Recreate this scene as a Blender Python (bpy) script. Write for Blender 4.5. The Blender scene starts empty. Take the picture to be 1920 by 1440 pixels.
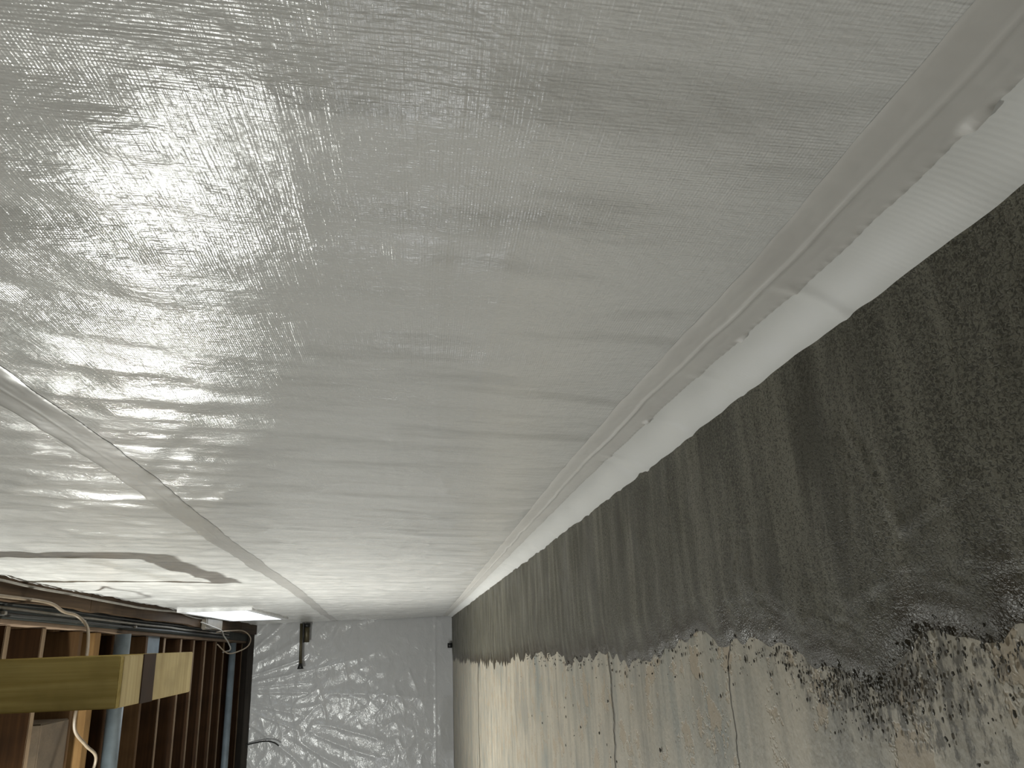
import bpy, bmesh, math, random
import numpy as np
from mathutils import Matrix, Vector

# ------------------------------------------------------------------ camera
sc = bpy.context.scene
C = sc.collection
CAM = Vector((0.0, 0.0, 0.33))
R = np.array([[-0.0358, -0.9503, 0.3091], [-0.1094, 0.3112, 0.9440], [-0.9934, 0.0, -0.1151]])
def _orient():
    f, cx, cy, vx, vy = 1450.0, 960.0, 720.0, 792.0, 1198.0
    d = np.array([vx - cx, vy - cy])
    Y = np.array([d[0], d[1], f]); Y /= np.linalg.norm(Y)
    y2 = (d[0] ** 2 + f * f) / d[1]
    X = np.array([d[0], -y2, f]); X /= np.linalg.norm(X)
    Z = np.cross(X, Y)
    return np.stack([X, Y, Z])
R = _orient()
cam_d = bpy.data.cameras.new('camera')
cam = bpy.data.objects.new('camera', cam_d); C.objects.link(cam)
cam_d.sensor_fit = 'HORIZONTAL'; cam_d.sensor_width = 36.0
cam_d.lens = 36.0 * 1450.0 / 1920.0
cam_d.clip_start = 0.01
right, up, back = R[:, 0], -R[:, 1], -R[:, 2]
M = Matrix.Identity(4)
for i in range(3):
    M[i][0], M[i][1], M[i][2], M[i][3] = right[i], up[i], back[i], CAM[i]
cam.matrix_world = M
sc.camera = cam

# ------------------------------------------------------------------ world, exposure
w = bpy.data.worlds.new('world'); sc.world = w; w.use_nodes = True
w.node_tree.nodes['Background'].inputs[0].default_value = (0.75, 0.85, 1.0, 1)
w.node_tree.nodes['Background'].inputs[1].default_value = 0.05
sc.view_settings.view_transform = 'Standard'
sc.view_settings.look = 'None'
sc.view_settings.exposure = 0.0
sc.view_settings.gamma = 1.0
sc.view_settings.use_curve_mapping = False
# lamp positions and strengths (built further down as a pendant bulb, an added fill bulb and a tripod work light)
BULB = (-1.65, 3.90, 2.08); BULB_W = 215.0; BULB_COL = (0.975, 1.0, 0.945)
FILL_BULB = (-2.3, -0.3, 2.08); FILL_BULB_W = 27.0  # unseen bulb, added behind the viewer to brighten the near liner and floor
WORK = (-3.0, 4.0, 0.78); WORK_W = 28.0; WORK_COL = (0.93, 0.96, 1.0)
WINDOW_E = 3.5

D_FAR = 9.0
# ------------------------------------------------------------------ helpers
rng = np.random.default_rng(7)
random.seed(5)
_tabs = {}
def vnoise(x, y, seed=0):
    """smooth value noise in [-1,1]"""
    if seed not in _tabs:
        _tabs[seed] = np.random.default_rng(seed + 100).uniform(-1, 1, (256, 256))
    t = _tabs[seed]
    x = np.asarray(x, float); y = np.asarray(y, float)
    x, y = np.broadcast_arrays(x, y)
    xi = np.floor(x).astype(int); yi = np.floor(y).astype(int)
    fx = x - xi; fy = y - yi
    fx = fx * fx * fx * (fx * (fx * 6 - 15) + 10); fy = fy * fy * fy * (fy * (fy * 6 - 15) + 10)
    a = t[xi & 255, yi & 255]; b = t[(xi + 1) & 255, yi & 255]
    c = t[xi & 255, (yi + 1) & 255]; d = t[(xi + 1) & 255, (yi + 1) & 255]
    return (a * (1 - fx) + b * fx) * (1 - fy) + (c * (1 - fx) + d * fx) * fy
def sstep(a, b, x):
    t = np.clip((np.asarray(x, float) - a) / (b - a), 0, 1); return t * t * (3 - 2 * t)
def gauss(x, s): return np.exp(-(x / s) ** 2)

def link(o, parent=None):
    C.objects.link(o)
    if parent is not None: o.parent = parent
    return o
def mesh_obj(name, verts, faces, mat, parent=None, smooth=False):
    me = bpy.data.meshes.new(name)
    me.from_pydata([tuple(map(float, v)) for v in verts], [], faces)
    if smooth: me.polygons.foreach_set('use_smooth', [True] * len(me.polygons))
    me.materials.append(mat); me.update()
    return link(bpy.data.objects.new(name, me), parent)
def grid_obj(name, P, mat, parent=None, keep=None, flip=False, smooth=True):
    """P: (n,m,3) array"""
    n, m, _ = P.shape
    idx = np.arange(n * m).reshape(n, m)
    a, b, c, d = idx[:-1, :-1], idx[1:, :-1], idx[1:, 1:], idx[:-1, 1:]
    q = np.stack([a, b, c, d], -1) if not flip else np.stack([a, d, c, b], -1)
    if keep is not None: q = q[keep]
    q = q.reshape(-1, 4)
    me = bpy.data.meshes.new(name)
    me.vertices.add(n * m); me.vertices.foreach_set('co', P.reshape(-1).astype(np.float32))
    me.loops.add(len(q) * 4); me.loops.foreach_set('vertex_index', q.reshape(-1).astype(np.int32))
    me.polygons.add(len(q)); me.polygons.foreach_set('loop_start', np.arange(0, len(q) * 4, 4, dtype=np.int32))
    me.update(calc_edges=True); me.validate()
    me.polygons.foreach_set('use_smooth', [smooth] * len(me.polygons))
    me.materials.append(mat)
    return link(bpy.data.objects.new(name, me), parent)
def box_obj(name, lo, hi, mat, parent=None, bevel=0.0, shear=0.0, cuts=0):
    """axis box; shear moves x by shear*(y-lo_y)"""
    bm = bmesh.new()
    bmesh.ops.create_cube(bm, size=1)
    for v in bm.verts:
        v.co = Vector([lo[i] + (v.co[i] + 0.5) * (hi[i] - lo[i]) for i in range(3)])
    if bevel > 0:
        bmesh.ops.bevel(bm, geom=bm.edges[:], offset=bevel, segments=2, affect='EDGES')
    for v in bm.verts: v.co.x += shear * (v.co.y - lo[1])
    me = bpy.data.meshes.new(name); bm.to_mesh(me); bm.free()
    me.materials.append(mat)
    return link(bpy.data.objects.new(name, me), parent)
def smooth_path(pts, k=8):
    pts = [Vector(p) for p in pts]
    out = []
    for i in range(len(pts) - 1):
        p0 = pts[max(i - 1, 0)]; p1 = pts[i]; p2 = pts[i + 1]; p3 = pts[min(i + 2, len(pts) - 1)]
        for j in range(k):
            t = j / k
            out.append(0.5 * ((2 * p1) + (p2 - p0) * t + (2 * p0 - 5 * p1 + 4 * p2 - p3) * t * t + (3 * p1 - p0 - 3 * p2 + p3) * t ** 3))
    out.append(pts[-1]); return out
def tube_obj(name, pts, r, mat, parent=None, seg=10, k=8, caps=True):
    path = smooth_path(pts, k) if k > 1 else [Vector(p) for p in pts]
    rr = r if callable(r) else (lambda t: r)
    V, F = [], []
    n = len(path); prev = None
    for i, p in enumerate(path):
        t = (path[min(i + 1, n - 1)] - path[max(i - 1, 0)]).normalized()
        if prev is None:
            a = Vector((0, 0, 1)) if abs(t.z) < 0.9 else Vector((1, 0, 0))
            u = t.cross(a).normalized()
        else:
            u = (prev - t * prev.dot(t)).normalized()
        prev = u; v = t.cross(u)
        rad = rr(i / (n - 1))
        for s in range(seg):
            an = 2 * math.pi * s / seg
            V.append(p + (u * math.cos(an) + v * math.sin(an)) * rad)
    for i in range(n - 1):
        for s in range(seg):
            s2 = (s + 1) % seg
            F.append((i * seg + s, i * seg + s2, (i + 1) * seg + s2, (i + 1) * seg + s))
    if caps:
        F.append(tuple(range(seg))[::-1]); F.append(tuple((n - 1) * seg + s for s in range(seg)))
    return mesh_obj(name, V, F, mat, parent, smooth=True)
def lathe_obj(name, prof, loc, mat, parent=None, seg=24, axis='Z'):
    V, F = [], []
    n = len(prof)
    for (r, h) in prof:
        for s in range(seg):
            a = 2 * math.pi * s / seg
            if axis == 'Z': V.append((loc[0] + r * math.cos(a), loc[1] + r * math.sin(a), loc[2] + h))
            else: V.append((loc[0] + h, loc[1] + r * math.cos(a), loc[2] + r * math.sin(a)))
    for i in range(n - 1):
        for s in range(seg):
            s2 = (s + 1) % seg
            F.append((i * seg + s, i * seg + s2, (i + 1) * seg + s2, (i + 1) * seg + s))
    F.append(tuple(range(seg))[::-1]); F.append(tuple((n - 1) * seg + s for s in range(seg)))
    return mesh_obj(name, V, F, mat, parent, smooth=True)
def empty(name, loc, label, cat, group=None):
    o = bpy.data.objects.new(name, None); C.objects.link(o); o.location = (0, 0, 0)
    o.empty_display_size = 0.1
    tag(o, label, cat, group); return o
def tag(o, label, cat=None, group=None):
    o['label'] = label
    if cat: o['category'] = cat
    if group: o['group'] = group
    return o
def struct(o, label=None):
    o['kind'] = 'structure'
    if label: o['label'] = label
    return o

# ------------------------------------------------------------------ material helpers
class Mat:
    def __init__(self, name, color=(0.5, 0.5, 0.5), rough=0.5, metal=0.0, spec=0.5):
        self.m = bpy.data.materials.new(name); self.m.use_nodes = True
        self.nt = self.m.node_tree; self.b = self.nt.nodes['Principled BSDF']
        self.b.inputs['Base Color'].default_value = (*color, 1)
        self.b.inputs['Roughness'].default_value = rough
        self.b.inputs['Metallic'].default_value = metal
        self.b.inputs['Specular IOR Level'].default_value = spec
        self.tc = None
    def n(self, t, **kw):
        nd = self.nt.nodes.new(t)
        for k, v in kw.items():
            if hasattr(nd, k) and k not in nd.inputs: setattr(nd, k, v)
            else: nd.inputs[k].default_value = v
        return nd
    def l(self, a, b): self.nt.links.new(a, b); return b
    def coord(self, scale=(1, 1, 1), loc=(0, 0, 0)):
        if self.tc is None: self.tc = self.n('ShaderNodeTexCoord')
        mp = self.n('ShaderNodeMapping')
        mp.inputs['Scale'].default_value = scale; mp.inputs['Location'].default_value = loc
        self.l(self.tc.outputs['Object'], mp.inputs['Vector']); return mp.outputs['Vector']
    def noise(self, scale=(1, 1, 1), detail=4, rough=0.5, loc=(0, 0, 0), dist=0.0):
        nd = self.n('ShaderNodeTexNoise'); nd.inputs['Scale'].default_value = 1.0
        nd.inputs['Detail'].default_value = detail; nd.inputs['Roughness'].default_value = rough
        nd.inputs['Distortion'].default_value = dist
        self.l(self.coord(scale, loc), nd.inputs['Vector']); return nd.outputs['Fac']
    def wave(self, direction, period, distort=0.0, dscale=1.0, detail=1.0):
        nd = self.n('ShaderNodeTexWave'); nd.bands_direction = direction
        nd.inputs['Scale'].default_value = 2 * math.pi / (20 * period)
        nd.inputs['Distortion'].default_value = distort; nd.inputs['Detail'].default_value = detail
        nd.inputs['Detail Scale'].default_value = dscale
        self.l(self.coord(), nd.inputs['Vector']); return nd.outputs['Fac']
    def ramp(self, src, stops):
        nd = self.n('ShaderNodeValToRGB')
        e = nd.color_ramp.elements
        while len(e) < len(stops): e.new(0.5)
        for el, (p, c) in zip(e, stops):
            el.position = p; el.color = (*c, 1) if not isinstance(c, (int, float)) else (c, c, c, 1)
        self.l(src, nd.inputs['Fac']); return nd.outputs['Color']
    def math(self, op, a, b=None, c=None):
        nd = self.n('ShaderNodeMath'); nd.operation = op
        for i, v in enumerate((a, b, c)):
            if v is None: continue
            if isinstance(v, (int, float)): nd.inputs[i].default_value = v
            else: self.l(v, nd.inputs[i])
        return nd.outputs[0]
    def mix(self, fac, a, b, blend='MIX'):
        nd = self.n('ShaderNodeMix'); nd.data_type = 'RGBA'; nd.blend_type = blend
        for s, v in ((nd.inputs['Factor'], fac), (nd.inputs[6], a), (nd.inputs[7], b)):
            if isinstance(v, (int, float)): s.default_value = v
            elif isinstance(v, tuple): s.default_value = (*v, 1)
            else: self.l(v, s)
        return nd.outputs[2]
    def bump(self, h, dist, strength=1.0, prev=None):
        nd = self.n('ShaderNodeBump'); nd.inputs['Distance'].default_value = dist
        nd.inputs['Strength'].default_value = strength
        self.l(h, nd.inputs['Height'])
        if prev is not None: self.l(prev, nd.inputs['Normal'])
        return nd.outputs['Normal']
    def color(self, s): self.l(s, self.b.inputs['Base Color'])
    def rough(self, s): self.l(s, self.b.inputs['Roughness'])
    def normal(self, s): self.l(s, self.b.inputs['Normal'])

def m_liner():
    m = Mat('liner', (0.66, 0.65, 0.62), 0.22, spec=0.30)
    wy = m.wave('Y', 0.0025, 2.0, 0.5, 2.0)
    wz = m.wave('Z', 0.0020, 2.0, 0.5, 2.0)
    ty = m.noise((1, 520, 22), 3, 0.6)
    tz = m.noise((1, 26, 560), 3, 0.6, loc=(0, 5, 2))
    weave = m.math('ADD', m.math('MULTIPLY', wy, 0.30), m.math('MULTIPLY', wz, 0.24))
    thr = m.math('ADD', m.math('MULTIPLY', ty, 1.0), m.math('MULTIPLY', tz, 0.8))
    patch = m.ramp(m.noise((1, 9, 4), 3, loc=(0, 3, 0)), [(0.35, 0.3), (0.65, 1.0)])
    weave = m.math('MULTIPLY', weave, patch)
    h = m.math('ADD', weave, thr)
    nrm = m.bump(h, 0.00026, 1.0)
    nrm = m.bump(m.noise((1, 70, 42), 3, 0.6, loc=(0, 2, 8)), 0.0024, 0.5, nrm)
    m.normal(nrm)
    smud = m.noise((1, 22, 5), 3, loc=(0, 1, 0))
    m.color(m.ramp(smud, [(0.28, (0.62, 0.615, 0.59)), (0.47, (0.76, 0.755, 0.73)), (0.8, (0.79, 0.785, 0.76))]))
    m.rough(m.ramp(m.noise((1, 12, 5), 2, loc=(0, 7, 2)), [(0.3, 0.13), (0.7, 0.24)]))
    return m.m
def m_skirt():
    m = Mat('liner_skirt', (0.86, 0.86, 0.83), 0.36)
    rip = m.wave('Y', 0.0052, 5.0, 0.12)
    msk = m.ramp(m.noise((1, 4, 3), 2), [(0.4, 0.15), (0.65, 1.0)])
    m.normal(m.bump(m.math('MULTIPLY', rip, msk), 0.00006, 1.0))
    return m.m
def m_tape(name='seam_tape', k=1.0, rough=0.42):
    m = Mat(name, (0.66, 0.635, 0.60), rough)
    m.normal(m.bump(m.noise((1, 60, 18), 3), 0.0006, 0.5))
    m.color(m.ramp(m.noise((1, 9, 6), 2), [(0.3, (0.67 * k, 0.65 * k, 0.615 * k)), (0.7, (0.72 * k, 0.705 * k, 0.665 * k))]))
    return m.m
def m_plastic():
    m = Mat('sheet_plastic', (0.54, 0.54, 0.54), 0.19, spec=0.38)
    m.normal(m.bump(m.noise((9, 1, 14), 4, 0.6, dist=0.6), 0.02, 0.35))
    return m.m
def m_fresh():
    m = Mat('fresh_concrete', (0.12, 0.115, 0.095), 0.55, spec=0.2)
    big = m.noise((3.5, 3.0, 1), 4, 0.55)
    streak = m.noise((3, 22, 1), 4, 0.6, loc=(2, 0, 0))
    stip = m.noise((430, 330, 1), 2, 0.5, dist=1.2)
    base = m.ramp(big, [(0.3, (0.085, 0.081, 0.068)), (0.5, (0.14, 0.135, 0.115)), (0.68, (0.21, 0.205, 0.178))])
    base = m.mix(0.55, base, m.ramp(streak, [(0.36, (0.08, 0.076, 0.064)), (0.5, (0.15, 0.145, 0.125)), (0.64, (0.37, 0.36, 0.315))]))
    zone = m.ramp(m.noise((6, 6, 1), 3, loc=(8, 3, 0)), [(0.38, 0.15), (0.55, 1.0)])
    base = m.mix(m.math('MULTIPLY', m.math('MULTIPLY', m.ramp(stip, [(0.5, 0.0), (0.62, 1.0)]), 0.7), zone), base, (0.25, 0.245, 0.21))
    base = m.mix(m.math('MULTIPLY', m.ramp(stip, [(0.38, 1.0), (0.5, 0.0)]), 0.75), base, (0.05, 0.048, 0.04))
    at = m.n('ShaderNodeAttribute'); at.attribute_name = 'edge'
    e = m.math('ADD', at.outputs['Fac'], m.math('MULTIPLY', m.math('SUBTRACT', m.noise((10, 30, 1), 4, 0.6, loc=(6, 6, 0)), 0.5), 0.45))
    wet = m.ramp(e, [(0.80, 0.0), (0.97, 1.0)])
    base = m.mix(m.math('MULTIPLY', wet, 0.88), base, (0.058, 0.049, 0.037))
    hs = m.n('ShaderNodeHueSaturation'); hs.inputs['Value'].default_value = 0.72; hs.inputs['Saturation'].default_value = 1.6
    m.l(base, hs.inputs['Color']); m.color(hs.outputs['Color'])
    ro = m.ramp(m.noise((7, 7, 1), 3, loc=(4, 1, 0)), [(0.35, 0.42), (0.65, 0.65)])
    m.rough(m.math('SUBTRACT', ro, m.math('MULTIPLY', wet, 0.16)))
    nb = m.bump(stip, 0.0010, 0.8)
    nb = m.bump(m.noise((16, 26, 1), 4, 0.6), 0.002, 0.5, nb)
    m.normal(nb)
    return m.m
def m_crumb():
    m = Mat('wet_crumb', (0.095, 0.088, 0.073), 0.35)
    m.normal(m.bump(m.noise((400, 400, 400), 2), 0.001, 0.7))
    return m.m
def m_old():
    m = Mat('old_floor', (0.4, 0.36, 0.28), 0.55)
    big = m.noise((2.6, 3.4, 1), 5, 0.6, loc=(3, 5, 0))
    base = m.ramp(big, [(0.36, (0.27, 0.285, 0.265)), (0.44, (0.40, 0.385, 0.335)), (0.54, (0.56, 0.515, 0.43)), (0.64, (0.32, 0.31, 0.275))])
    streak = m.noise((4, 40, 1), 5, 0.65)
    base = m.mix(m.ramp(streak, [(0.42, 0.0), (0.68, 0.7)]), base, (0.58, 0.54, 0.46))
    streak2 = m.noise((3, 26, 1), 5, 0.65, loc=(9, 1, 0))
    base = m.mix(m.ramp(streak2, [(0.45, 0.0), (0.7, 0.7)]), base, (0.25, 0.235, 0.2))
    # flaked tan patches
    fl = m.noise((14, 14, 1), 5, 0.7, loc=(1, 8, 0))
    base = m.mix(m.ramp(fl, [(0.555, 0.0), (0.58, 0.75)]), base, (0.46, 0.385, 0.29))
    fl2 = m.noise((26, 60, 1), 4, 0.6, loc=(5, 2, 0))
    base = m.mix(m.ramp(fl2, [(0.64, 0.0), (0.67, 0.6)]), base, (0.6, 0.57, 0.5))
    # dark specks
    sp = m.noise((90, 90, 1), 2, 0.5, loc=(2, 2, 0))
    base = m.mix(m.ramp(sp, [(0.74, 0.0), (0.78, 0.8)]), base, (0.06, 0.055, 0.045))
    sx = m.n('ShaderNodeSeparateXYZ'); m.l(m.coord(), sx.inputs[0])
    # mortar smears left on the slab beside the fresh strip
    dx = m.math('DIVIDE', m.math('ADD', sx.outputs['X'], 0.035), 0.055); dy = m.math('DIVIDE', m.math('SUBTRACT', sx.outputs['Y'], 0.56), 0.16)
    rr = m.math('SQRT', m.math('ADD', m.math('MULTIPLY', dx, dx), m.math('MULTIPLY', dy, dy)))
    sm = m.math('SUBTRACT', m.noise((45, 110, 1), 5, 0.7, loc=(7, 7, 0)), m.math('MULTIPLY', rr, 0.21))
    base = m.mix(m.ramp(sm, [(0.34, 0.0), (0.42, 0.85)]), base, (0.085, 0.078, 0.062))
    # cracks running across the slab
    yy = m.math('ADD', sx.outputs['Y'], m.math('MULTIPLY', m.math('SUBTRACT', m.noise((9, 2, 1), 4), 0.5), 0.11))
    crack = None
    for y0, wd in ((1.435, 0.006), (4.95, 0.03), (0.86, 0.0015)):
        c = m.ramp(m.math('DIVIDE', m.math('ABSOLUTE', m.math('SUBTRACT', yy, y0)), wd * 2), [(0.25, 1.0), (0.75, 0.0)])
        crack = c if crack is None else m.math('MAXIMUM', crack, c)
    base = m.mix(m.math('MULTIPLY', crack, 0.8), base, (0.075, 0.066, 0.05))
    hs = m.n('ShaderNodeHueSaturation'); hs.inputs['Value'].default_value = 0.9; hs.inputs['Saturation'].default_value = 1.2
    m.l(base, hs.inputs['Color']); m.color(hs.outputs['Color'])
    nb = m.bump(m.noise((120, 160, 1), 4), 0.0012, 0.7)
    nb = m.bump(m.ramp(fl, [(0.555, 1.0), (0.58, 0.0)]), 0.001, 0.6, nb)
    nb = m.bump(crack, -0.004, 1.0, nb)
    m.normal(nb)
    return m.m
def m_wood(name, dark, light, rough=0.65, axis='X', knots=True):
    m = Mat(name, light, rough, spec=0.12)
    s = {'X': (1.2, 40, 40), 'Y': (40, 1.2, 40), 'Z': (40, 40, 1.2)}[axis]
    g = m.noise(s, 5, 0.6, dist=0.3)
    base = m.ramp(g, [(0.3, dark), (0.7, light)])
    blot = m.noise((5, 5, 5), 3)
    base = m.mix(m.ramp(blot, [(0.5, 0.0), (0.75, 0.5)]), base, tuple(0.5 * x for x in dark))
    m.color(base); m.normal(m.bump(g, 0.0015, 0.5))
    return m.m
def m_plain(name, col, rough=0.5, metal=0.0, bump=None):
    m = Mat(name, col, rough, metal)
    v = m.noise((12, 12, 12), 4)
    m.color(m.ramp(v, [(0.3, tuple(0.78 * c for c in col)), (0.7, tuple(min(1, 1.15 * c) for c in col))]))
    if bump: m.normal(m.bump(m.noise((bump, bump, bump), 3), 0.002, 0.5))
    return m.m
def m_emit(name, col, e):
    m = Mat(name, col, 0.4)
    m.b.inputs['Emission Color'].default_value = (*col, 1); m.b.inputs['Emission Strength'].default_value = e
    return m.m

LINER = m_liner(); SKIRT = m_skirt(); TAPE = m_tape(); TAPE2 = m_tape('seam_tape_thin', 0.66, 0.27); PLASTIC = m_plastic()
FRESH = m_fresh(); CRUMB = m_crumb(); OLD = m_old()
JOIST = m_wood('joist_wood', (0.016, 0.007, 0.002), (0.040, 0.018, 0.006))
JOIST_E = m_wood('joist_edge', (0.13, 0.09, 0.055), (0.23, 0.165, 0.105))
JOIST_B = m_wood('joist_wood_new', (0.15, 0.082, 0.03), (0.22, 0.13, 0.052))
JOIST_C = m_wood('joist_wood_mid', (0.06, 0.032, 0.013), (0.10, 0.056, 0.024))
SILLW = m_wood('sill_wood', (0.036, 0.022, 0.012), (0.082, 0.052, 0.029), axis='Y')
RIMW = m_wood('rim_wood', (0.018, 0.015, 0.012), (0.04, 0.033, 0.027))
EDGEW = m_wood('ledger_wood', (0.15, 0.105, 0.07), (0.23, 0.165, 0.115), axis='Y')
OLIVE = m_wood('shelf_wood', (0.23, 0.17, 0.05), (0.36, 0.285, 0.105), axis='Z')
OLIVE_Y = m_wood('shelf_plank_wood', (0.36, 0.285, 0.15), (0.50, 0.415, 0.235), axis='X')
BAND = m_plain('dark_band', (0.026, 0.010, 0.003), 0.75)
WEATHER = m_plain('weathered_wood', (0.075, 0.052, 0.03), 0.8, bump=60)
PIPE = m_plain('grey_pipe', (0.135, 0.165, 0.185), 0.42)
GALV = m_plain('galvanised', (0.15, 0.13, 0.10), 0.5, 0.0)
BEIGE = m_plain('beige_cable', (0.17, 0.132, 0.09), 0.5)
GREYC = m_plain('grey_cable', (0.20, 0.185, 0.16), 0.5)
BLACKC = m_plain('black_cable', (0.02, 0.02, 0.018), 0.5)
MASTIC = m_plain('dark_insulation', (0.045, 0.05, 0.045), 0.8, bump=40)
BLACK = m_plain('black_plastic', (0.012, 0.012, 0.012), 0.4)
BRASS = m_plain('aged_brass', (0.10, 0.085, 0.05), 0.45, 0.5)
CONC = m_plain('foundation', (0.36, 0.35, 0.33), 0.85, bump=30)
SUB = m_wood('subfloor', (0.10, 0.06, 0.03), (0.18, 0.11, 0.06))
WHITEP = m_plain('window_vinyl', (0.8, 0.8, 0.8), 0.4)
WINE = m_emit('daylit_pane', (0.86, 0.93, 1.0), WINDOW_E)

# ------------------------------------------------------------------ wall surface model
def wallx(y, z):
    return 0.235 + (z / 2.1) * (0.152 - 0.020 * y)
UT = np.array([(-3.0, .55), (-1.5, .60), (0.8, .800), (1.25, .822), (1.6, .840), (2.4, .90), (4.5, 1.005), (7.0, 1.17), (9.1, 1.28)])
def ut_z(y): return np.interp(y, UT[:, 0], UT[:, 1])
LT = np.array([(-3.0, .078), (.25, .078), (.46, .076), (.8, .086), (1.27, .090), (2.1, .088), (4.8, .079), (9.1, .08)])
def lt_z(y): return np.interp(y, LT[:, 0], LT[:, 1]) + 0.0004 * vnoise(y * 26, 0.3, 31)
FOLDS = (0.405, 0.372, 0.345, 0.312, 0.27)
def liner_disp(y, z):
    tape = gauss(z - lt_z(y), 0.035) + gauss(z - ut_z(y), 0.05)
    free = 1 - np.clip(tape, 0, 1)
    d = 0.0060 * vnoise(y * 3.6, z * 1.7, 1) * sstep(0.03, 0.35, z)
    d = d + 0.0030 * vnoise(y * 8.5 + 0.8 * z, z * 2.4, 2) * free * sstep(0.0, 0.3, z)
    amp = 0.75 + 0.35 * sstep(0.35, 0.7, z)
    d = d + 0.0020 * amp * vnoise(y * 19 + 1.5 * z, z * 3.2, 3) * free
    d = d + 0.00065 * vnoise(y * 34 - z, z * 7.0, 4) * free * amp
    d = d + 0.0016 * vnoise(y * 26 + 6 * z, z * 20, 11) * free * sstep(0.40, 0.55, z)
    far = sstep(0.7, 1.6, y) * free
    d = d + 0.0042 * (1 - np.abs(vnoise(y * 6.5 + 0.9 * z, z * 3.6, 12))) ** 4 * far * sstep(-0.5, 0.4, vnoise(y * 1.3, z * 3.2, 13))
    d = d + 0.0030 * (1 - np.abs(vnoise(y * 11 - 1.3 * z, z * 5.0, 14))) ** 5 * far
    for k, f in enumerate(FOLDS):
        d = d + 0.0004 * gauss(z - f - 0.004 * vnoise(y * 1.5, k, 5), 0.004) * (0.5 + 0.5 * vnoise(y * 3, k + 7, 6))
    # pillowed squares between the fold lines
    d = d + 0.0011 * vnoise(y * 16, z * 30, 8) * gauss(z - 0.345, 0.06) * free
    # radiating pulls beside the upper seam
    d = d + 0.0022 * vnoise((y - 2.2 * (z - ut_z(y))) * 13, z * 1.5, 9) * gauss(z - ut_z(y), 0.16) * free
    # slack near the lower seam and at the floor turn-out
    low = sstep(0.075, 0.0, z)
    d = d + low * low * 0.016 + low * (1 - low) * 0.004 * vnoise(y * 9 + 20 * z, 2.0, 10)
    for y0, a in ((0.50, .0016), (0.70, .0014), (0.86, .001), (1.06, .0028), (1.10, -.002), (1.4, .001), (1.7, .0013), (2.1, .0014), (2.35, .0012), (2.7, .0012), (3.1, .0012)):
        d = d + a * gauss(y - y0 - 0.25 * (0.05 - z), 0.0055 + 0.003 * y0) * sstep(0.085, 0.05, z)
    return d
def liner_pt(y, z, off=0.0):
    return np.stack([wallx(y, z) - liner_disp(y, z) - off, y, z], -1)
def y_nodes(y0, y1):
    ys = []; y = 0.12
    while y < y1: ys.append(y); y += 0.003 + 0.0042 * max(y, 0)
    ys.append(y1)
    b = []; y = 0.12
    while y > y0: y -= 0.03; b.append(max(y, y0))
    return np.array(b[::-1] + ys)
WY0, WY1, WZ0, WZ1 = 6.0, 7.55, 1.58, 2.05     # window opening

# ------------------------------------------------------------------ floor
XL, YB = -4.6, -2.6
xs = np.concatenate([np.linspace(XL, -1.2, 12)[:-1], np.linspace(-1.2, 0.5, 60)])
ys = np.linspace(YB, D_FAR + 0.15, 160)
XX, YY = np.meshgrid(xs, ys, indexing='ij')
P = np.stack([XX, YY, 0.0015 * vnoise(XX * 4, YY * 4, 20) - 0.0015], -1)
floor = struct(grid_obj('floor', P, OLD), 'old painted concrete floor slab, flaking beige and grey')
EDGE = np.array([(-2.6, .02), (.2, .02), (.413, -.001), (.426, -.004), (.437, -.012), (.451, -.013), (.49, -.009), (.513, -.009), (.537, -.027), (.577, -.046),
                 (.621, -.041), (.654, -.038), (.71, -.027), (.779, -.020), (.863, -.016), (.968, -.010), (1.291, -.050), (1.437, -.034), (1.815, -.06),
                 (2.43, -.048), (3.44, -.10), (4.73, -.135), (8.83, -.213), (9.1, -.22)])
def edge_x(y):
    e = np.interp(y, EDGE[:, 0], EDGE[:, 1])
    y = np.asarray(y, float)
    s = np.clip(y, .4, 5)
    return e - 0.010 * s ** 0.9 * np.abs(vnoise(y * 26 / s ** .4, 1.0, 21)) - 0.006 * vnoise(y * 70 / s ** .4, 2.0, 22) * s ** .8
yy = y_nodes(YB, D_FAR - 0.01)
v = np.concatenate([np.linspace(0, 0.8, 46)[:-1], np.linspace(0.8, 1.0, 36)])
Yg, Vg = np.meshgrid(yy, v, indexing='ij')
Xw = wallx(Yg, 0) - 0.0105 - 0.0022 * vnoise(Yg * 30, Vg * 0 + .5, 28)
Xe = edge_x(Yg)
Xg = Xw + (Xe - Xw) * Vg
Zg = 0.006 + 0.0018 * vnoise(Xg * 9, Yg * 7, 23) + 0.0005 * vnoise(Xg * 24, Yg * 30, 24) + 0.00025 * vnoise(Xg * 14, Yg * 75, 25)
rough_zone = gauss(Yg - 0.6, 0.35) * sstep(0.55, 0.9, Vg)
Zg += rough_zone * (0.0013 * vnoise(Xg * 170, Yg * 120, 26) + 0.0012 * vnoise(Xg * 60, Yg * 60, 27))
# trowel ridges
RIDGES = ((0.541, 0.143, 0.499, 0.060, .0016), (0.499, 0.060, 0.417, 0.080, .0012), (0.784, 0.087, 0.802, 0.051, .001), (0.858, 0.102, 0.716, 0.092, .0007),
          (0.558, 0.105, 0.572, 0.062, .0009), (0.983, 0.217, 1.024, 0.020, .0008), (1.852, 0.154, 1.882, -0.049, .001), (0.576, 0.152, 0.540, 0.147, .0008),
          (0.575, 0.018, 0.535, 0.027, .001), (0.497, 0.011, 0.460, 0.006, .001))
for (ya, xa, yb_, xb, h) in RIDGES:
    d = np.array([xb - xa, yb_ - ya]); L = np.hypot(*d); d /= L
    t = np.clip((Xg - xa) * d[0] + (Yg - ya) * d[1], 0, L)
    dist = np.hypot(Xg - xa - t * d[0], Yg - ya - t * d[1])
    Zg += h * gauss(dist, 0.0025 + 0.003 * ya) - 0.6 * h * gauss(dist - 0.007, 0.003 + 0.003 * ya)
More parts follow.
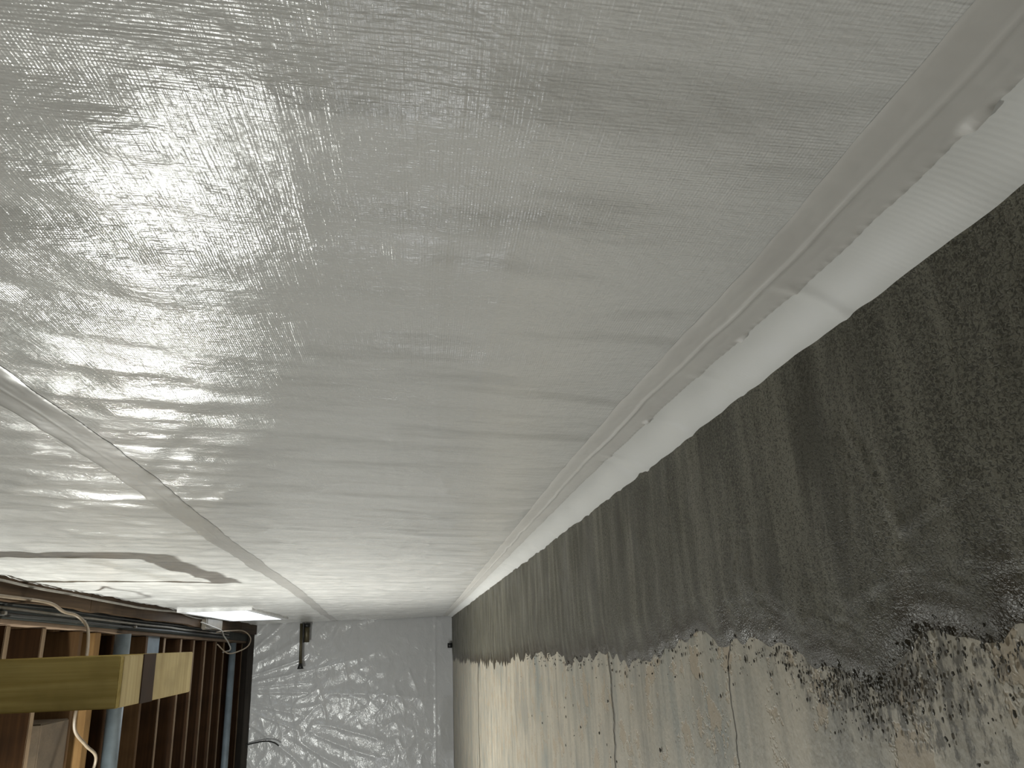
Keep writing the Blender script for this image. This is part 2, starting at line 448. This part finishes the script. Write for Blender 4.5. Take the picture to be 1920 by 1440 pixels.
Zg = Zg * sstep(1.02, 0.72, Vg) + 0.0008 - 0.003 * sstep(0.92, 1.0, Vg)
Zg += 0.0015 * sstep(0.04, 0.0, Vg)
fresh = grid_obj('fresh_concrete', np.stack([Xg, Yg, Zg], -1), FRESH, floor, flip=True)
at_ = fresh.data.attributes.new('edge', 'FLOAT', 'POINT'); at_.data.foreach_set('value', Vg.reshape(-1).astype(np.float32))
tag(fresh, 'dark damp strip of freshly trowelled concrete')
# crumbs of wet mortar thrown along the edge of the strip
V, F = [], []
bm = bmesh.new(); bmesh.ops.create_icosphere(bm, subdivisions=1, radius=1.0)
iv = np.array([v_.co[:] for v_ in bm.verts]); iff = [[x.index for x in f_.verts] for f_ in bm.faces]; bm.free()
def crumb(x, y, r):
    k = len(V); s = rng.uniform(0.5, 1.4, 3) * r * np.array([1.5, 0.9, 0.8])
    jj = iv * (1 + rng.uniform(-0.3, 0.3, (len(iv), 1))) * s
    for q in jj: V.append((x + q[0], y + q[1], max(q[2] * 0.7 + r * 0.3, -0.001)))
    for f_ in iff: F.append([k + i for i in f_])
for _ in range(400):
    y = 0.38 + abs(rng.normal(0.2, 0.14)); x = float(edge_x(y)) + rng.normal(-0.006, 0.012)
    crumb(x, y, rng.uniform(0.0004, 0.0016))
for _ in range(140):
    y = rng.normal(0.56, 0.06); x = -0.035 - abs(rng.normal(0, 0.022))
    crumb(x, y, rng.uniform(0.0005, 0.0016))
for _ in range(220):
    y = rng.uniform(0.8, 2.6); x = float(edge_x(y)) + rng.normal(0.0, 0.012)
    crumb(x, y, rng.uniform(0.0007, 0.002))
for _ in range(40):
    crumb(rng.uniform(-0.25, -0.05), rng.uniform(0.42, 3.0), rng.uniform(0.001, 0.0025))
cr = mesh_obj('mortar_crumbs', V, F, CRUMB, floor, smooth=True); cr['kind'] = 'stuff'
tag(cr, 'dark wet mortar crumbs along the edge of the fresh strip')

# ------------------------------------------------------------------ walls
def wall_right():
    ys = np.unique(np.concatenate([np.linspace(YB, WY0, 18), np.linspace(WY0, WY1, 4), np.linspace(WY1, D_FAR + 0.1, 5)]))
    zs = np.unique(np.concatenate([np.linspace(-0.05, WZ0, 9), np.linspace(WZ0, WZ1, 4), np.linspace(WZ1, 2.5, 3)]))
    Yg, Zg = np.meshgrid(ys, zs, indexing='ij'); n, k = Yg.shape
    base = wallx(Yg, np.clip(Zg, 0, 2.1)) + 0.045
    V = [(base[i, j] + l, Yg[i, j], Zg[i, j]) for l in (0.0, 0.25) for i in range(n) for j in range(k)]
    F = []
    I = lambda l, i, j: l * n * k + i * k + j
    inside = lambda i, j: WY0 - 1e-6 <= ys[i] and ys[i + 1] <= WY1 + 1e-6 and WZ0 - 1e-6 <= zs[j] and zs[j + 1] <= WZ1 + 1e-6
    for i in range(n - 1):
        for j in range(k - 1):
            if inside(i, j):
                for (a, b, ii, jj) in (((i, j), (i, j + 1), i - 1, j), ((i + 1, j + 1), (i + 1, j), i + 1, j), ((i + 1, j), (i, j), i, j - 1), ((i, j + 1), (i + 1, j + 1), i, j + 1)):
                    if not inside(ii, jj): F.append((I(0, *a), I(0, *b), I(1, *b), I(1, *a)))
                continue
            F.append((I(0, i, j), I(0, i, j + 1), I(0, i + 1, j + 1), I(0, i + 1, j)))
            F.append((I(1, i, j), I(1, i + 1, j), I(1, i + 1, j + 1), I(1, i, j + 1)))
    return struct(mesh_obj('wall_right', V, F, CONC), 'concrete foundation wall behind the white liner')
wr = wall_right()
wb = struct(box_obj('wall_back', (XL, D_FAR + 0.03, -0.05), (0.6, D_FAR + 0.25, 2.5), CONC), 'far concrete wall behind clear white plastic')
wl = struct(box_obj('wall_left', (XL - 0.2, YB, -0.05), (XL, D_FAR + 0.03, 2.5), CONC), 'bare concrete wall across the room')
wf = struct(box_obj('wall_front', (XL - 0.2, YB - 0.2, -0.05), (0.6, YB, 2.5), CONC), 'bare concrete wall behind the viewer')

# ------------------------------------------------------------------ window high in the liner wall
win = bpy.data.objects.new('window_1', None); C.objects.link(win); struct(win, 'small bright daylit window high in the liner wall')
def wbox(name, y0, z0, y1, z1, d0, d1, mat):
    x = float(wallx(y0, 1.77))
    box_obj(name, (x + d0, y0, z0), (x + d1, y1, z1), mat, win, 0.002, shear=-0.020 * 1.77 / 2.1)
FW = 0.045
for (y0, z0, y1, z1) in ((WY0 - .03, WZ0 - .03, WY1 + .03, WZ0 + .02), (WY0 - .03, WZ1 - .02, WY1 + .03, WZ1 + .02), (WY0 - .03, WZ0 + .02, WY0 + .02, WZ1 - .02), (WY1 - .02, WZ0 + .02, WY1 + .03, WZ1 - .02), (6.76, WZ0 + .02, 6.79, WZ1 - .02)):
    wbox('window_frame', y0, z0, y1, z1, -0.022, 0.05, WHITEP)
for a, b in ((WY0 + .02, 6.76), (6.79, WY1 - .02)):
    wbox('pane', a, WZ0 + .02, b, WZ1 - .02, -0.012, -0.006, WINE)

# ------------------------------------------------------------------ ceiling: subfloor, joists, sill
ceil = struct(box_obj('ceiling', (XL, YB, 2.43), (0.55, D_FAR + 0.1, 2.46), SUB), 'board subfloor above the joists')
JZ = 2.22
# upper framing is slightly skewed to the wall line
SK = -0.0215
def topx(x_at_335, y): return x_at_335 + SK * (y - 3.35)
jy = [3.95, 4.315, 4.765, 5.02, 5.505, 5.865, 6.275, 6.675, 7.055, 7.40, 7.765, 8.10, 8.50, 8.86]
y = 3.55
pre = []
while y > YB + 0.1: pre.append(y); y -= 0.4
ref = None
for i, y in enumerate(pre[::-1] + jy):
    m_ = JOIST
    if abs(y - 5.02) < .01: m_ = JOIST_B
    elif abs(y - 5.865) < .01: m_ = JOIST_C
    elif abs(y - 4.765) < .01: m_ = JOIST_C
    half = 0.023 if m_ is not JOIST_B else 0.042
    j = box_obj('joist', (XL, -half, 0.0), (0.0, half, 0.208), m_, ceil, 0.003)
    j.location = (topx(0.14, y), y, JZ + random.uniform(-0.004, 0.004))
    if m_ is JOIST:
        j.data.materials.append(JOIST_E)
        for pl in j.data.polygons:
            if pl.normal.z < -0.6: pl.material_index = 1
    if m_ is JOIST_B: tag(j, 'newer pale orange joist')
# ledger, sill plate and rim
def skewed(name, x0, x1, z0, z1, mat, parent, ya=YB, yb=D_FAR, bev=0.003):
    return box_obj(name, (topx(x0, ya), ya, z0), (topx(x1, ya), yb, z1), mat, parent, bev, shear=SK)
skewed('ledger', 0.145, 0.165, 2.198, 2.30, EDGEW, ceil)
skewed('insulation_strip', 0.165, 0.245, 2.19, 2.30, MASTIC, ceil)
# sill boards laid end to end with a ragged lower edge
cuts = [YB, 0.6, 2.2, 4.55, 6.9, 8.2, D_FAR]
for a, b in zip(cuts[:-1], cuts[1:]):
    n = 24
    ys_ = np.linspace(a + .004, b - .004, n)
    prof = []
    V, F = [], []
    for k, y in enumerate(ys_):
        wob = 0.006 * float(vnoise(y * 5, 1, 40)); wz = 0.006 * float(vnoise(y * 3, 2, 41))
        xa, xb = topx(0.232, y), topx(0.335, y) + 0.05
        for (x, z) in ((xa + wob, 2.10 + wz), (xb, 2.10 + wz), (xb, 2.145), (xa + wob, 2.145)):
            V.append((x, y, z))
    for k in range(n - 1):
        for s in range(4):
            s2 = (s + 1) % 4
            F.append((k * 4 + s, k * 4 + s2, (k + 1) * 4 + s2, (k + 1) * 4 + s))
    F.append((3, 2, 1, 0)); F.append(tuple((n - 1) * 4 + s for s in range(4)))
    mesh_obj('sill_board', V, F, SILLW, ceil)
box_obj('rim_board', (XL, D_FAR - 0.035, 2.12), (0.2, D_FAR + 0.02, 2.43), RIMW, ceil, 0.003)
box_obj('blocking', (-0.62, 4.40, 2.205), (-0.335, 4.72, 2.40), WEATHER, ceil, 0.006)

# ------------------------------------------------------------------ the white liner
liner = empty('vapor_barrier', (0, 0, 0), 'white woven plastic liner with taped seams covering the long foundation wall', 'vapor barrier')
yn = y_nodes(YB + 0.02, D_FAR - 0.03)
def sheet(name, lo, hi, nz, mat, hole=False, lab=None):
    t = np.linspace(0, 1, nz)
    Yg, T = np.meshgrid(yn, t, indexing='ij')
    L = lo(Yg); H = hi(Yg)
    Zg = L + (H - L) * T
    P = liner_pt(Yg, Zg)
    keep = None
    if hole:
        yc = (yn[:-1] + yn[1:]) / 2
        Zc = (Zg[:-1, :-1] + Zg[1:, 1:]) / 2
        rag = 0.0
        keep = ~((yc[:, None] > WY0 + rag) & (yc[:, None] < WY1) & (Zc > WZ0 + rag) & (Zc < WZ1))
    o = grid_obj(name, P, mat, liner, keep)
    if lab: o['label'] = lab
    return o
sheet('lower_sheet', lambda y: 0 * y + 0.004, lt_z, 34, SKIRT, lab='smooth skirt of the liner lapping to the floor')
sheet('middle_sheet', lt_z, ut_z, 190, LINER)
sheet('upper_sheet', ut_z, lambda y: 0 * y + 2.10, 110, LINER, hole=True)
def tape(name, zc, half, yn, bubbles=(), ridge=0.0, off=0.0007, mat=TAPE):
    s = np.linspace(-1, 1, 29)
    Yg, S = np.meshgrid(yn, s, indexing='ij')
    hw = half + 0.0005 * vnoise(Yg * 30, S * 0 + 1, 50)
    Zg = zc(Yg) + S * hw
    o = np.full_like(Yg, off) * (1 - np.abs(S) ** 8) + 0.0006
    o = o + 0.00025 * np.abs(vnoise(Yg * 60, S * 3, 51)) * (np.abs(S) < 0.99)
    o = o + ridge * gauss((S - 0.02 - 0.12 * vnoise(Yg * 18, 0.5, 52)) * half, 0.0017) * (0.6 + 0.4 * vnoise(Yg * 7, .2, 53))
    for (by, bz, br, bh) in bubbles:
        rr = np.hypot((Yg - by) / br, (Zg - bz) / (br * 0.7))
        o = o + bh * np.exp(-rr ** 4)
    # crimped lower edge
    o = o + 0.0006 * np.clip(np.sin(Yg * 2 * math.pi / 0.0125), 0, 1) * sstep(-0.75, -1.0, S)
    P = liner_pt(Yg, Zg); P[..., 0] -= o
    return grid_obj(name, P, mat, liner)
ynf = np.unique(np.concatenate([yn, np.linspace(0.15, 1.4, 500)]))
t1 = tape('seam_tape', lt_z, 0.0255, ynf, ((0.30, 0.050, 0.011, 0.0042), (0.60, 0.051, 0.008, 0.003), (0.87, 0.060, 0.009, 0.003)), ridge=0.0022)
t1['label'] = 'seam tape just above the floor'
t2 = tape('seam_tape', lambda y: ut_z(y), 0.034, yn, (), ridge=0.0004, mat=TAPE2)
t2['label'] = 'seam tape at waist height'

# ------------------------------------------------------------------ far plastic sheet
ps = empty('plastic_sheet', (0, 0, 0), 'creased translucent white plastic sheet hung over the far wall', 'plastic sheet')
xs = np.concatenate([np.linspace(XL + 0.02, -2.0, 30)[:-1], np.linspace(-2.0, 0.24, 240)])
zs = np.linspace(0.01, 2.13, 230)
XX, ZZ = np.meshgrid(xs, zs, indexing='ij')
def ridged(a): return 1 - np.abs(a)
cx, cz = -0.45, 1.95
ang = np.arctan2(XX - cx, -(ZZ - 2.6)); rad = np.hypot(XX - cx, ZZ - 2.6)
d = 0.014 * vnoise(XX * 2.2, ZZ * 1.6, 60) + 0.014 * ridged(vnoise(ang * 9, rad * 1.3, 61)) ** 2
d += 0.012 * ridged(vnoise(XX * 5 + ZZ * 4, ZZ * 6 - XX * 2, 62)) ** 3 * (0.5 + 0.5 * vnoise(XX * 2, ZZ * 2, 63))
d += 0.003 * vnoise(XX * 14 + 4 * ZZ, ZZ * 16, 64)
d += 0.006 * gauss(ZZ - 0.19, 0.012)
grid_obj('sheet', np.stack([XX, D_FAR - 0.002 - d * 0.8, ZZ], -1), PLASTIC, ps, flip=True)
box_obj('hem_batten', (XL + .02, D_FAR - 0.028, 0.0), (0.215, D_FAR - 0.004, 0.012), PLASTIC, ps, 0.003)

# ------------------------------------------------------------------ hanging shelf (a board slung between two hangers)
HX0, HX1 = -0.187, -0.018
sh = empty('hanging_shelf', (0, 0, 0), 'pale wooden plank hung below the joists on two upright boards', 'shelf')
hb = 1.36
a = box_obj('hanger_board', (HX0, 2.95, hb), (HX1, 2.985, 2.43), OLIVE, sh, 0.003)
b = box_obj('hanger_board', (HX0, 3.80, hb + 0.036), (HX1, 3.835, 2.43), OLIVE, sh, 0.003)
box_obj('plank', (HX0, 2.985, hb), (HX1, 3.835, hb + 0.036), OLIVE_Y, sh, 0.003)
s_ = box_obj('strip', (HX0 - 0.0015, 3.18, hb - 0.004), (HX1 + 0.0015, 3.315, hb + 0.0), BAND, sh); s_['label'] = 'dark brown strip across the plank'

# ------------------------------------------------------------------ pipes along the joists
p = tube_obj('drain_pipe', [(XL + .02, 5.30, JZ - 0.052), (0.095, 5.26, JZ - 0.052)], 0.046, PIPE, seg=24, k=1)
tag(p, 'thick blue-grey pipe beside the pale orange joist', 'pipe', 'pipes under the joists')
p = tube_obj('drain_pipe', [(XL + .02, 8.30, JZ - 0.034), (0.03, 8.30, JZ - 0.034)], 0.032, PIPE, seg=20, k=1)
tag(p, 'thinner blue-grey pipe at the far end near the wire loop', 'pipe', 'pipes under the joists')
# short grey duct boot between joists
db = empty('duct_boot', (0, 0, 0), 'short grey metal duct end wedged between two joists', 'duct')
box_obj('body', (-0.10, 5.93, 2.235), (0.10, 6.2, 2.40), PIPE, db, 0.01)
box_obj('flange', (-0.115, 5.92, 2.228), (-0.10, 6.21, 2.41), PIPE, db, 0.003)
lathe_obj('mouth', [(0.05, 0.0), (0.055, 0.004), (0.055, 0.02)], (-0.136, 6.06, 2.31), BLACK, db, axis='X')

# ------------------------------------------------------------------ cables along the sill
def along(x335, z, ys, wob=0.0, seed=0):
    return [(topx(x335, y) + wob * float(vnoise(y * 2.3, seed, 70)), y, z + wob * float(vnoise(y * 2.9, seed, 71))) for y in ys]
c = tube_obj('cable', along(0.235, 2.085, np.linspace(YB + .1, 4.0, 16), 0.006, 1) + [(0.19, 4.16, 2.075), (0.172, 4.26, 2.05), (0.12, 4.27, 2.00), (0.04, 4.18, 1.95), (-0.06, 4.05, 1.90), (-0.2, 3.97, 1.88),
     (-0.33, 4.02, 1.90), (-0.42, 4.20, 1.91), (-0.50, 4.40, 1.93), (-0.62, 4.42, 1.97), (-0.80, 4.36, 2.05), (-1.0, 4.34, 2.205)], 0.0075, BEIGE)
tag(c, 'beige cable along the sill that drops and droops behind the hanging shelf', 'cable')
for k, (x, z, m_, rad, lab) in enumerate(((0.180, 2.16, BLACKC, 0.009, 'black cable nearest the ledger in the run along the sill'), (0.205, 2.165, GREYC, 0.008, 'grey cable in the middle of the run along the sill'),
                             (0.226, 2.158, BLACKC, 0.007, 'thin black cable tight against the sill boards'))):
    c = tube_obj('cable', along(x, z, np.linspace(YB + .1, 8.0, 40), 0.003, k + 3), rad, m_, seg=8, k=5)
    tag(c, lab, 'cable', 'cables run along the sill')
c = tube_obj('cable', along(0.300, 2.088, np.linspace(2.0, 7.0, 24), 0.012, 9), 0.006, GREYC, seg=8, k=5)
tag(c, 'thin grey cable stapled where sill boards meet the liner', 'cable', 'cables run along the sill')
for k, y in enumerate((3.75, 4.6, 5.4)):
    s = box_obj('cable_clip', (topx(0.175, y), y - 0.012, 2.14), (topx(0.19, y), y + 0.012, 2.19), GREYC, None, 0.002)
    tag(s, ('grey cable clip nearest the hanging shelf', 'grey cable clip before the pale orange joist', 'grey cable clip past the pale orange joist')[k], 'clip', 'clips on the cable run')
# wire loop at the end of the run
c = tube_obj('wire_loop', [(0.118, 7.2, 2.085), (0.13, 7.5, 2.05), (0.13, 7.75, 1.98), (0.07, 7.82, 1.925), (0.0, 7.78, 1.93), (-0.045, 7.7, 1.99), (-0.06, 7.6, 2.07), (0.02, 7.45, 2.13)], 0.0055, BEIGE)
tag(c, 'pale wire loop dangling at the far end of the sill', 'wire')
c = tube_obj('wire_loop', [(0.19, 6.65, 2.075), (0.16, 6.85, 2.045), (0.13, 7.2, 2.045), (0.09, 7.4, 2.07), (0.03, 7.55, 2.06), (-0.03, 7.6, 2.05), (-0.05, 7.62, 2.12)], 0.006, GREYC)
tag(c, 'grey wire crossing the junction box under the sill', 'wire')
jb = empty('junction_box', (0, 0, 0), 'dull galvanised metal box fixed under the sill beside the window', 'box')
box_obj('body', (topx(0.21, 6.9), 6.75, 2.062), (topx(0.30, 6.9), 7.30, 2.098), GALV, jb, 0.008)
box_obj('cover', (topx(0.215, 6.9), 6.79, 2.058), (topx(0.295, 6.9), 7.26, 2.0625), GALV, jb, 0.002)
# wire stub at the far wall
c = tube_obj('wire_stub', [(-0.97, D_FAR - 0.06, 2.13), (-0.95, D_FAR - 0.07, 2.02), (-0.94, D_FAR - 0.09, 1.92), (-0.955, D_FAR - 0.11, 1.84), (-0.985, D_FAR - 0.12, 1.79)], 0.007, BLACKC)
tag(c, 'short black wire hanging down in front of the far plastic', 'wire')

# ------------------------------------------------------------------ service pipes in the far corner
sp = empty('service_pipe', (0, 0, 0), 'long thin dark pipe with flared black end in the far corner', 'pipe')
tube_obj('pipe', [(0.205, D_FAR - 0.11, 1.620), (-0.22, D_FAR - 0.11, 1.612)], 0.016, BRASS, sp, k=1)
tube_obj('flared_end', [(-0.20, D_FAR - 0.11, 1.612), (-0.255, D_FAR - 0.11, 1.611)], lambda t: 0.016 + 0.018 * t, BLACK, sp, k=1)
sp = empty('service_pipe', (0, 0, 0), 'short fat brass-brown pipe stub beside the long thin pipe', 'pipe')
tube_obj('pipe', [(0.203, D_FAR - 0.10, 1.562), (0.01, D_FAR - 0.10, 1.560)], 0.030, BRASS, sp, k=1)
tube_obj('collar', [(0.203, D_FAR - 0.10, 1.562), (0.165, D_FAR - 0.10, 1.562)], 0.037, BLACK, sp, k=1)
tube_obj('edge_rod', [(0.203, D_FAR - 0.145, 1.588), (0.008, D_FAR - 0.145, 1.586)], 0.006, BLACK, sp, k=1)

# small black outlet at the far floor corner
o = lathe_obj('drain_outlet', [(0.02, 0), (0.026, 0.004), (0.026, 0.05), (0.018, 0.052)], (-0.078, D_FAR - 0.075, 0.006), BLACK)
tag(o, 'small black outlet standing at the foot of the far wall', 'drain outlet')

# ------------------------------------------------------------------ pendant bulbs (the second is an added fill)
GLASS = m_emit('bulb_glass', BULB_COL, 25.0)
def pendant(B, watts, label):
    lp = empty('pendant_lamp', (0, 0, 0), label, 'lamp', 'bare bulbs below the joists')
    lathe_obj('socket', [(0.018, 0.06), (0.024, 0.075), (0.024, 0.13), (0.012, 0.15)], B, BLACK, lp)
    lathe_obj('bulb', [(0.003, -0.034), (0.018, -0.029), (0.029, -0.014), (0.031, 0.002), (0.026, 0.022), (0.017, 0.045), (0.014, 0.065)], B, GLASS, lp)
    tube_obj('cord', [(B[0], B[1], B[2] + 0.14), (B[0], B[1], 2.43)], 0.004, BLACKC, lp, k=1)
    ld = bpy.data.lights.new('bulb_light', 'POINT'); ld.energy = watts; ld.color = BULB_COL; ld.shadow_soft_size = 0.034
    lo = bpy.data.objects.new('bulb_light', ld); link(lo, lp); lo.location = (B[0], B[1], B[2] - 0.075)
pendant(BULB, BULB_W, 'bare bulb on a short cord out in the room past the hanging shelf')
pendant(FILL_BULB, FILL_BULB_W, 'unseen bare bulb on a short cord, added behind the viewer as fill light')

# ------------------------------------------------------------------ tripod work light
wk = empty('work_light', (0, 0, 0), 'small work light on a folding tripod in the open room', 'lamp')
LENS = m_emit('work_lens', WORK_COL, 6.0)
d_ = Vector((0.2 - WORK[0], 4.6 - WORK[1], 1.2 - WORK[2])).normalized()
wx_, wy_, wz_ = WORK
def obox(name, size, off, mat):
    bm = bmesh.new(); bmesh.ops.create_cube(bm, size=1)
    for v_ in bm.verts: v_.co = Vector((v_.co.x * size[0], v_.co.y * size[1], v_.co.z * size[2])) + Vector(off)
    bmesh.ops.bevel(bm, geom=bm.edges[:], offset=0.006, segments=2, affect='EDGES')
    bm.transform(Matrix.Translation(WORK) @ d_.to_track_quat('Z', 'Y').to_matrix().to_4x4())
    me = bpy.data.meshes.new(name); bm.to_mesh(me); bm.free(); me.materials.append(mat)
    return link(bpy.data.objects.new(name, me), wk)
obox('housing', (0.20, 0.15, 0.06), (0, 0, -0.045), m_plain('work_yellow', (0.55, 0.36, 0.03), 0.5))
obox('lens', (0.17, 0.12, 0.012), (0, 0, -0.012), LENS)
tube_obj('pole', [(wx_, wy_, wz_ - 0.08), (wx_, wy_, 0.25)], 0.011, BLACK, wk, k=1)
for q in range(3):
    an = q * 2 * math.pi / 3
    tube_obj('leg', [(wx_, wy_, 0.33), (wx_ + 0.28 * math.cos(an), wy_ + 0.28 * math.sin(an), 0.008)], 0.008, BLACK, wk, k=1)
la = bpy.data.lights.new('work_beam', 'AREA'); la.energy = WORK_W; la.color = WORK_COL; la.shape = 'RECTANGLE'; la.size = 0.17; la.size_y = 0.12
lw = bpy.data.objects.new('work_beam', la); link(lw, wk)
lw.matrix_world = Matrix.Translation(Vector(WORK) + d_ * 0.004) @ (-d_).to_track_quat('Z', 'Y').to_matrix().to_4x4()

# ------------------------------------------------------------------ bucket standing out in the room (its shadow falls in the far corner)
bk = empty('bucket', (0, 0, 0), 'white plastic bucket standing on the floor toward the far wall', 'bucket')
lathe_obj('body', [(0.125, 0.0), (0.13, 0.004), (0.148, 0.36), (0.156, 0.362), (0.156, 0.372), (0.145, 0.372), (0.142, 0.36), (0.124, 0.01)], (-1.72, 7.0, 0.0), WHITEP, bk, seg=32)
tube_obj('handle', [(-1.72 + 0.157 * math.cos(a_), 7.0 - 0.05 * math.sin(a_), 0.33 - 0.11 * math.sin(a_)) for a_ in np.linspace(0, math.pi, 9)], 0.003, GALV, bk, k=4)
